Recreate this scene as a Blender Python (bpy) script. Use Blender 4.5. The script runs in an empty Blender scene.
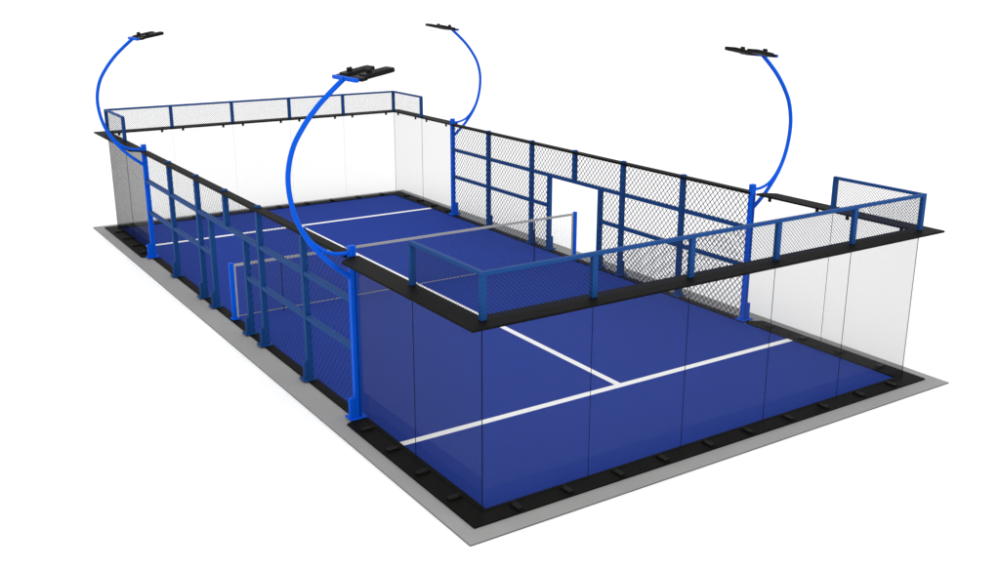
import bpy, bmesh, math
from mathutils import Vector, Matrix

scene = bpy.context.scene
COL = scene.collection
PI = math.pi

# ------------------------------------------------------------------ sizes (metres)
W, L = 5.0, 11.03            # half width / half length of the blue playing surface
SERV = 8.247                 # service line distance from the net
GX, GY = 5.11, 11.11         # planes of the glass
RX, RY = 5.465, 11.42        # outer edge of the black steel rims
POLE = 6.80                  # light poles / ends of the mesh fences
P2, P3, PD = 4.55, 2.13, 1.20
ZR = 3.15                    # top of the upper rim

# ------------------------------------------------------------------ materials
def mat(name, col, rough=.6, spec=.3, metal=0.0, noise=None, bump=0.0, coat=0.0):
    m = bpy.data.materials.new(name); m.use_nodes = True
    nt = m.node_tree; b = nt.nodes['Principled BSDF']
    b.inputs['Base Color'].default_value = (*col, 1)
    b.inputs['Roughness'].default_value = rough
    b.inputs['Specular IOR Level'].default_value = spec
    b.inputs['Metallic'].default_value = metal
    b.inputs['Coat Weight'].default_value = coat
    if noise:
        sc, amt = noise
        tc = nt.nodes.new('ShaderNodeTexCoord')
        n = nt.nodes.new('ShaderNodeTexNoise'); n.inputs['Scale'].default_value = sc
        n.inputs['Detail'].default_value = 6; n.inputs['Roughness'].default_value = .65
        r = nt.nodes.new('ShaderNodeMapRange')
        r.inputs['From Min'].default_value = .3; r.inputs['From Max'].default_value = .7
        r.inputs['To Min'].default_value = 1 - amt; r.inputs['To Max'].default_value = 1 + amt
        mx = nt.nodes.new('ShaderNodeMix'); mx.data_type = 'RGBA'; mx.blend_type = 'MULTIPLY'
        mx.inputs['Factor'].default_value = 1
        mx.inputs['A'].default_value = (*col, 1)
        nt.links.new(tc.outputs['Object'], n.inputs['Vector'])
        nt.links.new(n.outputs['Fac'], r.inputs['Value'])
        nt.links.new(r.outputs['Result'], mx.inputs['B'])
        nt.links.new(mx.outputs['Result'], b.inputs['Base Color'])
        if bump:
            bp = nt.nodes.new('ShaderNodeBump'); bp.inputs['Strength'].default_value = bump
            bp.inputs['Distance'].default_value = .004
            nt.links.new(n.outputs['Fac'], bp.inputs['Height'])
            nt.links.new(bp.outputs['Normal'], b.inputs['Normal'])
    return m

def glass_mat():
    m = bpy.data.materials.new('pane_glass'); m.use_nodes = True
    nt = m.node_tree; nt.nodes.clear()
    out = nt.nodes.new('ShaderNodeOutputMaterial')
    tr = nt.nodes.new('ShaderNodeBsdfTransparent'); tr.inputs['Color'].default_value = (.992, .992, .992, 1)
    gl = nt.nodes.new('ShaderNodeBsdfGlossy')
    gl.inputs['Color'].default_value = (.07, .07, .07, 1); gl.inputs['Roughness'].default_value = .02
    lw = nt.nodes.new('ShaderNodeLayerWeight'); lw.inputs['Blend'].default_value = .5
    pw = nt.nodes.new('ShaderNodeMath'); pw.operation = 'POWER'; pw.inputs[1].default_value = 5.0
    ad = nt.nodes.new('ShaderNodeMath'); ad.operation = 'MULTIPLY_ADD'
    ad.inputs[1].default_value = 1.4; ad.inputs[2].default_value = .08; ad.use_clamp = True
    mx = nt.nodes.new('ShaderNodeMixShader')
    nt.links.new(lw.outputs['Facing'], pw.inputs[0]); nt.links.new(pw.outputs[0], ad.inputs[0])
    nt.links.new(ad.outputs[0], mx.inputs['Fac'])
    nt.links.new(tr.outputs[0], mx.inputs[1]); nt.links.new(gl.outputs[0], mx.inputs[2])
    nt.links.new(mx.outputs[0], out.inputs['Surface'])
    return m

M = dict(
    white=mat('white_floor', (.93, .93, .93), .9, .0),
    slab=mat('grey_concrete', (.288, .287, .285), .9, .05, noise=(1.3, .04), bump=.1),
    court=mat('blue_turf', (.0188, .0440, .258), .9, .03, noise=(2.2, .03)),
    side_shade=mat('concrete_side_shade', (.10, .10, .10), .9, .05),  # slab side faces: shade put into the concrete's colour, no separate trim
    line=mat('white_line_paint', (.86, .86, .86), .8, .1),
    black=mat('black_steel', (.0054, .0053, .0049), .6, .03, noise=(3.0, .10)),
    clamp=mat('black_painted_clamp', (.0065, .0063, .0058), .55, .07),
    frame=mat('dark_blue_powder_coat', (.0080, .050, .185), .55, .05, noise=(6.0, .05)),
    bright=mat('bright_blue_powder_coat', (.0016, .086, .60), .5, .04, noise=(6.0, .03)),
    wire=mat('dark_wire', (.015, .020, .052), .7, .03),
    tape=mat('grey_net_tape', (.36, .36, .35), .8, .1, noise=(20.0, .08)),
    net=mat('dark_net_string', (.07, .07, .085), .8, .1),
    cable=mat('steel_cable', (.30, .29, .25), .5, .3),
    strap=mat('dark_strap', (.012, .014, .03), .8, .1),
    lamp=mat('black_lamp_housing', (.006, .006, .006), .55, .08),
    seal=mat('dark_glass_edge', (.006, .008, .010), .6, .0),
    lens=mat('smoked_lamp_lens', (.008, .008, .008), .5, .02),
    glass=glass_mat(),
)

# ------------------------------------------------------------------ mesh helpers
def box(bm, x0, x1, y0, y1, z0, z1, bevel=0.0):
    r = bmesh.ops.create_cube(bm, size=1)
    vs = r['verts']
    bmesh.ops.scale(bm, vec=(x1 - x0, y1 - y0, z1 - z0), verts=vs)
    bmesh.ops.translate(bm, vec=((x0 + x1) / 2, (y0 + y1) / 2, (z0 + z1) / 2), verts=vs)
    if bevel:
        es = list({e for v in vs for e in v.link_edges})
        bmesh.ops.bevel(bm, geom=es, offset=bevel, segments=2, affect='EDGES', profile=.6)

def prism(bm, poly, z0, z1):
    lo = [bm.verts.new((x, y, z0)) for x, y in poly]
    hi = [bm.verts.new((x, y, z1)) for x, y in poly]
    n = len(poly)
    bm.faces.new(list(reversed(lo))); bm.faces.new(hi)
    for i in range(n):
        bm.faces.new((lo[i], lo[(i + 1) % n], hi[(i + 1) % n], hi[i]))

def tube(bm, pts, r, n=12):
    pts = [Vector(p) for p in pts]
    rings = []
    up = Vector((0, 1, 0))
    for i, p in enumerate(pts):
        t = (pts[min(i + 1, len(pts) - 1)] - pts[max(i - 1, 0)]).normalized()
        a = up - t * up.dot(t)
        if a.length < .05:
            a = Vector((1, 0, 0)) - t * t.x
        a.normalize(); b = t.cross(a)
        rings.append([bm.verts.new(p + (a * math.cos(k * 2 * PI / n) + b * math.sin(k * 2 * PI / n)) * r) for k in range(n)])
    for i in range(len(rings) - 1):
        for k in range(n):
            f = bm.faces.new((rings[i][k], rings[i][(k + 1) % n], rings[i + 1][(k + 1) % n], rings[i + 1][k]))
            f.smooth = True
    bm.faces.new(list(reversed(rings[0]))); bm.faces.new(rings[-1])

def cyl(bm, c, r, h, n=20):
    bmesh.ops.create_cone(bm, cap_ends=True, segments=n, radius1=r, radius2=r * .92, depth=h,
                          matrix=Matrix.Translation(c))

def spline(ctrl, n=10):
    P = [Vector(c) for c in ctrl]
    P = [2 * P[0] - P[1]] + P + [2 * P[-1] - P[-2]]
    out = []
    for i in range(1, len(P) - 2):
        for k in range(n):
            t = k / n
            out.append(.5 * ((2 * P[i]) + (P[i + 1] - P[i - 1]) * t + (2 * P[i - 1] - 5 * P[i] + 4 * P[i + 1] - P[i + 2]) * t * t
                             + (3 * P[i] - P[i - 1] - 3 * P[i + 1] + P[i + 2]) * t ** 3))
    out.append(P[-2])
    return out

def obj(name, bm, m, parent=None):
    bmesh.ops.recalc_face_normals(bm, faces=bm.faces[:])
    me = bpy.data.meshes.new(name); bm.to_mesh(me); bm.free()
    for q in (m if isinstance(m, (list, tuple)) else [m]):
        me.materials.append(q)
    o = bpy.data.objects.new(name, me); COL.objects.link(o)
    if parent: o.parent = parent
    return o

def tag(o, label=None, cat=None, group=None, kind=None):
    if label: o['label'] = label
    if cat: o['category'] = cat
    if group: o['group'] = group
    if kind: o['kind'] = kind
    return o

def thing(name, label, cat, loc=(0, 0, 0), rz=0, group=None):
    o = bpy.data.objects.new(name, None); COL.objects.link(o)
    o.empty_display_size = .3
    o.location = loc; o.rotation_euler = (0, 0, rz)
    return tag(o, label, cat, group)

def children(o):
    return [c for c in bpy.data.objects if c.parent == o]

def dup(root, loc, rz, label, group=None):
    def rec(o, parent):
        c = o.copy(); COL.objects.link(c)
        if parent: c.parent = parent
        for ch in children(o): rec(ch, c)
        return c
    r = rec(root, None)
    r.location = loc; r.rotation_euler = (0, 0, rz); r['label'] = label
    if group: r['group'] = group
    return r

def wire_lattice(bm, to3, u0, u1, v0, v1, pu, pv, r, off):
    """diamond lattice of flat strands clipped to a rectangle; to3(u, v, w) maps to space"""
    k = pv / pu
    for s, w in ((1, off), (-1, -off)):
        lo = (v0 - s * k * (u1 if s > 0 else u0)); hi = (v1 - s * k * (u0 if s > 0 else u1))
        c = math.ceil(lo / pv) * pv
        while c < hi:
            us = sorted(((v0 - c) / (s * k), (v1 - c) / (s * k)))
            a, b = max(u0, us[0]), min(u1, us[1])
            if b - a > .01:
                pa = Vector((a, c + s * k * a)); pb = Vector((b, c + s * k * b))
                d = (pb - pa).normalized(); nrm = Vector((-d.y, d.x)) * r
                ring = []
                for p in (pa, pb):
                    ring.append([bm.verts.new(to3(p.x + nrm.x, p.y + nrm.y, w)), bm.verts.new(to3(p.x, p.y, w + off)),
                                 bm.verts.new(to3(p.x - nrm.x, p.y - nrm.y, w)), bm.verts.new(to3(p.x, p.y, w - off))])
                for q in range(4):
                    bm.faces.new((ring[0][q], ring[0][(q + 1) % 4], ring[1][(q + 1) % 4], ring[1][q]))
            c += pv

# ------------------------------------------------------------------ the setting
bm = bmesh.new()
bmesh.ops.create_grid(bm, x_segments=2, y_segments=2, size=1500)
bmesh.ops.translate(bm, vec=(0, 0, -.026), verts=bm.verts)
tag(obj('ground', bm, M['white']), kind='structure')

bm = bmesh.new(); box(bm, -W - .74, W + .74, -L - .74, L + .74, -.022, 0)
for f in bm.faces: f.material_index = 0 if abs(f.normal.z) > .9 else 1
tag(obj('concrete_slab', bm, [M['slab'], M['side_shade']]), kind='structure')

bm = bmesh.new(); box(bm, -W, W, -L, L, .0005, .006)
tag(obj('court_surface', bm, M['court']), kind='structure')

def marking(name, x0, x1, y0, y1):
    bm = bmesh.new(); box(bm, x0, x1, y0, y1, .0065, .010)
    return tag(obj(name, bm, M['line']), kind='structure')
marking('service_line', -W, W, -SERV - .08, -SERV + .08)
marking('service_line', -W, W, SERV - .08, SERV + .08)
marking('centre_line', -.075, .075, -SERV + .081, SERV - .081)

# ------------------------------------------------------------------ end sections (built at the near end, copied to the far end)
def u_shape(xi, xo, yi, yo, yend, ch):
    """outline of a U round the near end, its legs ending at yend with chamfered outer corners"""
    return [(-xi, yi), (-xi, yend), (-xi - .17, yend), (-xo, yend - ch), (-xo, yo), (xo, yo), (xo, yend - ch),
            (xi + .17, yend), (xi, yend), (xi, yi)]

def plates(bm, poly_l, z0, z1):
    prism(bm, poly_l, z0, z1)

JX = [-GX + 2 * GX / 5 * k for k in range(6)]
YJ = 9.0
YP = POLE + .075

base = thing('base_frame', 'flat black steel base rail with clamps under the glass round the near end', 'base frame', group='black base rails of the two court ends')
bm = bmesh.new()
prism(bm, [(W + .003, -L - .002), (W + .003, -YP), (W + .2, -YP), (RX - .015, -YP - .12), (RX - .015, -L - .387), (-RX + .015, -L - .387),
           (-RX + .015, -YP - .12), (-W - .2, -YP), (-W - .003, -YP), (-W - .003, -L - .002)], .001, .032)
obj('rail', bm, M['black'], base)
def clamp_x(x):
    bm = bmesh.new()
    box(bm, x - .055, x + .055, -GY - .255, -GY - .012, .0325, .07, .010)
    box(bm, x - .03, x + .03, -GY - .05, -GY - .0125, .06, .085, .006)
    obj('clamp', bm, M['clamp'], base)
def clamp_y(s, y):
    bm = bmesh.new()
    a, b = sorted((s * (GX + .012), s * (GX + .25))); box(bm, a, b, y - .055, y + .055, .0325, .07, .010)
    a, b = sorted((s * (GX + .0125), s * (GX + .05))); box(bm, a, b, y - .03, y + .03, .06, .085, .006)
    obj('clamp', bm, M['clamp'], base)
for k in range(5):
    for d in (-.49, .49): clamp_x((JX[k] + JX[k + 1]) / 2 + d)
for s in (-1, 1):
    for y in (-7.42, -8.42, -9.45, -10.48): clamp_y(s, y)

rim = thing('top_rim', 'flat black steel rim plate capping the glass round the near end', 'rim', group='black rims on top of the glass')
bm = bmesh.new()
prism(bm, [(5.03, -10.93), (5.03, -POLE - .07), (W + .22, -POLE - .07), (RX, -POLE - .3), (RX, -RY), (-RX, -RY),
           (-RX, -POLE - .3), (-W - .22, -POLE - .07), (-5.03, -POLE - .07), (-5.03, -10.93)], ZR - .04, ZR)
obj('plate', bm, M['black'], rim)
def clip(x0, x1, y0, y1):
    bm = bmesh.new(); box(bm, x0, x1, y0, y1, ZR - .13, ZR - .041, .006); obj('clip', bm, M['black'], rim)
for k in range(5):
    for d in (-.68, .68):
        x = (JX[k] + JX[k + 1]) / 2 + d
        clip(x - .035, x + .035, -GY + .013, -GY + .05)
for s in (-1, 1):
    for y in (-7.25, -8.6, -9.4, -10.72):
        a, b = sorted((s * (GX - .013), s * (GX - .05))); clip(a, b, y - .035, y + .035)

guard = thing('mesh_guard', 'low blue framed wire mesh guard standing on the near black rim', 'mesh guard', group='mesh guards on the black rims')
ZT = 3.88
GPX = [JX[0] + .01, *JX[1:5], JX[5] - .01]
def guard_post(x, y):
    bm = bmesh.new(); box(bm, x - .05, x + .05, y - .04, y + .04, ZR + .001, ZT - .062, .006); obj('post', bm, M['frame'], guard)
YG = -GY - .0
for x in GPX: guard_post(x, YG)
for s in (-1, 1): guard_post(s * (GX - .01), -YJ)
bm = bmesh.new(); box(bm, -GX - .04, GX + .04, YG - .04, YG + .04, ZT - .06, ZT, .006); obj('top_rail', bm, M['frame'], guard)
for s in (-1, 1):
    bm = bmesh.new(); x = s * (GX - .01); box(bm, x - .04, x + .04, YG + .041, -YJ + .045, ZT - .06, ZT, .006); obj('top_rail', bm, M['frame'], guard)
GP, GV, GR = .072, .068, .0041
for a, b in zip(GPX[:-1], GPX[1:]):
    bm = bmesh.new()
    wire_lattice(bm, lambda u, v, w: (u, YG + w, v), a + .05, b - .05, ZR + .005, ZT - .06, GP, GV, GR, .0012)
    obj('mesh_panel', bm, M['wire'], guard)
for s in (-1, 1):
    bm = bmesh.new(); x = s * (GX - .01)
    wire_lattice(bm, lambda u, v, w: (x + w, u, v), YG + .04, -YJ - .04, ZR + .005, ZT - .06, GP, GV, GR, .0012)
    obj('mesh_panel', bm, M['wire'], guard)

dup(base, (0, 0, 0), PI, 'flat black steel base rail with clamps under the glass round the far end')
dup(rim, (0, 0, 0), PI, 'flat black steel rim plate capping the glass round the far end')
dup(guard, (0, 0, 0), PI, 'low blue framed wire mesh guard standing on the far black rim')

# ------------------------------------------------------------------ glass panes
def pane(width, label):
    bm = bmesh.new()
    box(bm, -width / 2 + .002, width / 2 - .002, -.0055, .0055, .0335, ZR - .0415)
    for f in bm.faces:
        f.material_index = 0 if abs(f.normal.y) > .9 else 1
    o = obj('glass_pane', bm, [M['glass'], M['seal']])
    return tag(o, label, 'glass pane', 'clear glass panes of the two court ends')
def place(o, x, y, rz):
    o.location = (x, y, 0); o.rotation_euler = (0, 0, rz); return o
ORD = ['leftmost', 'second from left', 'middle', 'second from right', 'rightmost']
p0 = None
for end, s in (('near', -1), ('far', 1)):
    for k in range(5):
        lab = f'tall clear glass pane, {ORD[k]} of the five in the {end} short wall'
        if p0 is None: p0 = o = pane(2 * GX / 5, lab)
        else:
            o = p0.copy(); COL.objects.link(o); o['label'] = lab
        if s > 0: o.scale.y = .45
        place(o, (JX[k] + JX[k + 1]) / 2, s * GY, 0)
wa, wb = GY - .012 - YJ, YJ - POLE - .06
pa = pb = None
for side, s in (('left', -1), ('right', 1)):
    for end, t in (('near', -1), ('far', 1)):
        la = f'tall clear glass pane of the {side} side touching the {end} {side} court corner'
        lb = f'tall clear glass pane of the {side} side next to the {end} {side} light pole'
        if pa is None: pa = a = pane(wa, la); pb = b = pane(wb, lb)
        else:
            a = pa.copy(); b = pb.copy(); COL.objects.link(a); COL.objects.link(b); a['label'] = la; b['label'] = lb
        place(a, s * GX, t * (YJ + wa / 2), PI / 2); place(b, s * GX, t * (YJ - wb / 2), PI / 2)
        if (s, t) == (1, -1):            # this pane is a little wider: its pole stands nearer the net
            b.scale.x = (wb + .118) / wb; b.location.y += .059

# ------------------------------------------------------------------ side fences (built on the right, copied to the left)
fence = thing('side_fence', 'blue framed chain link side fence with doorway along the right side', 'fence', group='mesh side fences with doorways')
FX0, FX1 = 5.06, 5.18
def fence_post(y, ztop, zbot=.012, foot=True):
    bm = bmesh.new(); box(bm, FX0, FX1, y - .060, y + .060, zbot, ztop, .006)
    p = obj('post', bm, M['frame'], fence)
    if foot:
        bm = bmesh.new(); box(bm, 5.005, 5.31, y - .14, y + .14, .0325, .05, .004)
        for dx in (5.035, 5.28):
            for dy in (-.11, .11): cyl(bm, (dx, y + dy, .057), .014, .014, 8)
        obj('base_plate', bm, M['frame'], p)
        bm = bmesh.new(); box(bm, FX1 + .001, FX1 + .07, y - .05, y + .05, .0505, .42, .005)
        obj('foot_bracket', bm, M['frame'], p)
for y in (-P2 + .1, -P3, P3, P2): fence_post(y, 3.20)
fence_post(0, 3.20, 2.33, False)
for y in (-PD, PD): fence_post(y, 2.245)
YE = POLE - .065
def rail(y0, y1, z):
    bm = bmesh.new(); box(bm, 5.070, 5.170, y0, y1, z - .048, z + .048, .006); obj('rail', bm, M['frame'], fence)
ZU, ZL = 2.29, 1.37
ys = [-YE, -P2 + .1, -P3, P3, P2, YE]
for a, b in zip(ys[:-1], ys[1:]):
    a2, b2 = a + (.065 if a != -YE else 0), b - (.065 if b != YE else 0)
    rail(a2, b2, ZU)
    if a != -P3: rail(a2, b2, ZL)
for s in (-1, 1):
    a, b = sorted((s * (P3 - .065), s * (PD + .065))); rail(a, b, ZL)
# top beam: flat bar with the posts passing through it
bm = bmesh.new(); box(bm, 5.03, FX0 - .001, -YE - .003, YE + .003, ZR - .05, ZR + .005)
box(bm, FX1 + .001, 5.235, -YE - .003, YE + .003, ZR - .05, ZR + .005)
yy = [-YE - .003, -P2 + .1, -P3, 0, P3, P2, YE + .003]
for a, b in zip(yy[:-1], yy[1:]):
    box(bm, FX0 - .001, FX1 + .001, a + (.065 if a != yy[0] else 0), b - (.065 if b != yy[-1] else 0), ZR - .05, ZR + .005)
obj('top_beam', bm, M['black'], fence)
bm = bmesh.new(); box(bm, W + .003, 5.205, -YP + .003, YP - .003, .001, .032); obj('bottom_strip', bm, M['black'], fence)
SP, SV, SR = .152, .168, .0106
XM = 5.067
panels = []
def mesh_panel(y0, y1, z0, z1, r=SR, keep=True):
    bm = bmesh.new()
    wire_lattice(bm, lambda u, v, w: (XM + w, u, v), y0, y1, z0, z1, SP, SV, r, .0018)
    o = obj('mesh_panel', bm, M['wire'], fence)
    if keep: panels.append((o.data, (y0, y1, z0, z1)))
    return o
zt = ZR - .05
RH = .049
def bay(y0, y1, top=True):
    mesh_panel(y0, y1, .033, ZL - RH); mesh_panel(y0, y1, ZL + RH, ZU - RH)
    if top: mesh_panel(y0, y1, ZU + RH, zt)
bay(-YE, -P2 + .035); bay(-P2 + .165, -P3 - .065); bay(P3 + .065, P2 - .065); bay(P2 + .065, YE)
bay(-P3 + .065, -PD - .065, False); bay(PD + .065, P3 - .065, False)
mesh_panel(-P3 + .065, -.065, ZU + RH, zt); mesh_panel(.065, P3 - .065, ZU + RH, zt)
left = dup(fence, (0, 0, 0), PI, 'blue framed chain link side fence with doorway along the left side')
for data, args in panels:                       # the left fence carries a lighter gauge of the same mesh
    thin = mesh_panel(*args, r=.0060, keep=False); td = thin.data
    bpy.data.objects.remove(thin)
    for c in children(left):
        if c.data == data: c.data = td
fence.location = (-.02, .06, 0)

# ------------------------------------------------------------------ light poles (built for the right side: arm sweeps out to +x, lamps over the court)
PX = 5.13
lp = thing('light_pole', 'x', 'light pole', (PX, -POLE, 0), 0, 'bright blue curved floodlight poles')
bm = bmesh.new()
box(bm, -.065, -.004, -.055, .055, .048, 3.33, .006); box(bm, .004, .065, -.055, .055, .048, 3.33, .006)
box(bm, -.0045, .0045, -.045, .045, .05, 3.29)
obj('column', bm, M['bright'], lp)
bm = bmesh.new(); box(bm, -.135, .21, -.14, .14, .0325, .0475, .004)
for dx in (-.11, .19):
    for dy in (-.11, .11): cyl(bm, (dx, dy, .055), .016, .016, 8)
obj('base_plate', bm, M['bright'], lp)
bm = bmesh.new(); box(bm, .066, .17, -.045, .045, .0478, .43, .005); obj('foot_bracket', bm, M['bright'], lp)
ARC = [(.05, 2.76), (.36, 3.01), (.62, 3.28), (.84, 3.58), (1.01, 3.95), (1.10, 4.37), (1.10, 4.76), (.99, 5.16), (.79, 5.49), (.54, 5.79), (.28, 6.03), (.02, 6.245)]
bm = bmesh.new(); tube(bm, spline([(u, 0, z) for u, z in ARC]), .045, 14); obj('arm', bm, M['bright'], lp)
bm = bmesh.new(); tube(bm, spline([(.06, 0, 3.20), (.30, 0, 3.22), (.54, 0, 3.31), (.75, 0, 3.50), (.90, 0, 3.72)]), .034, 12); obj('brace', bm, M['bright'], lp)
bm = bmesh.new(); box(bm, -.05, .03, -.44, .46, 6.222, 6.288, .006); obj('crossbar', bm, M['bright'], lp)
TILT = Matrix.Translation((-.02, 0, 6.235)) @ Matrix.Rotation(math.radians(11), 4, 'Y') @ Matrix.Translation((-.03, 0, -6.29))
for y, dx in ((-.29, 0), (.30, -.08)):
    bm = bmesh.new(); box(bm, dx - .62, dx - .07, y - .15, y + .15, 6.285, 6.36, .010)
    box(bm, dx - .0705, -.035, y - .20, y + .19, 6.275, 6.335, .003)
    for k in range(5):
        box(bm, dx - .54 + k * .06, dx - .51 + k * .06, y - .12, y + .12, 6.3595, 6.366)
    bm.transform(TILT)
    h = obj('floodlight', bm, M['lamp'], lp)
    bm = bmesh.new(); box(bm, dx - .59, dx - .10, y - .13, y + .13, 6.279, 6.2865); bm.transform(TILT); obj('lens', bm, M['lens'], h)
    bm = bmesh.new(); cyl(bm, (dx - .21, y, 6.39), .055, .065, 16); bm.transform(TILT); obj('driver', bm, M['lamp'], h)
lp['label'] = 'bright blue curved light pole at the near end of the right fence'
dup(lp, (PX - .02, POLE + .07, 0), 0, 'bright blue curved light pole at the far end of the right fence')
dup(lp, (-PX, -POLE, 0), PI, 'bright blue curved light pole at the near end of the left fence')
dup(lp, (-PX, POLE, 0), PI, 'bright blue curved light pole at the far end of the left fence')
lp.location = (PX - .02, -POLE + .12, 0)

# ------------------------------------------------------------------ net and its posts
np_ = thing('net_post', 'short bright blue net post standing in the right doorway', 'net post', (5.10, 0, 0), 0, 'short blue net posts')
bm = bmesh.new(); box(bm, -.05, .05, -.05, .05, .048, 1.42, .012); obj('column', bm, M['bright'], np_)
bm = bmesh.new(); box(bm, -.085, .085, -.10, .10, .0325, .0475, .003); obj('base_plate', bm, M['bright'], np_)
dup(np_, (-5.10, 0, 0), PI, 'short bright blue net post standing in the left doorway')
net = thing('tennis_net', 'fine dark net with grey top tape stretched across the blue court', 'net', (0, 0, 0))
ZN = 1.385
bm = bmesh.new(); box(bm, -5.045, 5.045, -.012, .012, ZN - .066, ZN, .003); obj('top_tape', bm, M['tape'], net)
for s in (-1, 1):
    bm = bmesh.new(); a, b = sorted((s * 4.995, s * 5.045)); box(bm, a, b, -.012, .012, .06, ZN - .067, .003); obj('side_tape', bm, M['tape'], net)
bm = bmesh.new(); tube(bm, [(-4.99, 0, .085), (4.99, 0, .085)], .011, 8); obj('bottom_cable', bm, M['cable'], net)
for x in (-3.86, 3.68):
    bm = bmesh.new(); box(bm, x - .007, x + .007, -.014, .014, .012, ZN - .067); obj('strap', bm, M['strap'], net)
bm = bmesh.new()
n = 210
for k in range(n + 1):
    x = -4.99 + 9.98 * k / n
    box(bm, x - .0009, x + .0009, -.0009, .0009, .09, ZN - .067)
for k in range(27):
    z = .12 + k * .0455
    box(bm, -4.994, 4.994, -.0010, .0010, z - .0009, z + .0009)
obj('netting', bm, M['net'], net)

# ------------------------------------------------------------------ light: white studio surround + one large soft lamp
w = bpy.data.worlds.new('World'); scene.world = w; w.use_nodes = True
bg = w.node_tree.nodes['Background']
bg.inputs['Color'].default_value = (1, 1, 1, 1); bg.inputs['Strength'].default_value = 1.28
la = bpy.data.lights.new('softbox', 'AREA'); la.shape = 'SQUARE'; la.size = 22; la.energy = 3500
lo = bpy.data.objects.new('softbox', la); COL.objects.link(lo)
lo.location = (3, -42, 20)
lo.rotation_euler = (Vector((0, 0, 0)) - lo.location).to_track_quat('-Z', 'Y').to_euler()

# ------------------------------------------------------------------ camera
cam = bpy.data.cameras.new('camera'); co = bpy.data.objects.new('camera', cam); COL.objects.link(co)
co.location = (-12.65197, -23.03309, 7.91999)
co.rotation_euler = (1.2793945, -.0021946, -.5817118)
cam.sensor_width = 36; cam.lens = 36 * 1027.74 / 1000
cam.clip_start = .1; cam.clip_end = 5000
scene.camera = co

scene.render.engine = 'CYCLES'
scene.cycles.transparent_max_bounces = 32
scene.cycles.max_bounces = 8
vs = scene.view_settings
vs.view_transform = 'Standard'; vs.look = 'None'; vs.exposure = 0; vs.gamma = 1; vs.use_curve_mapping = False
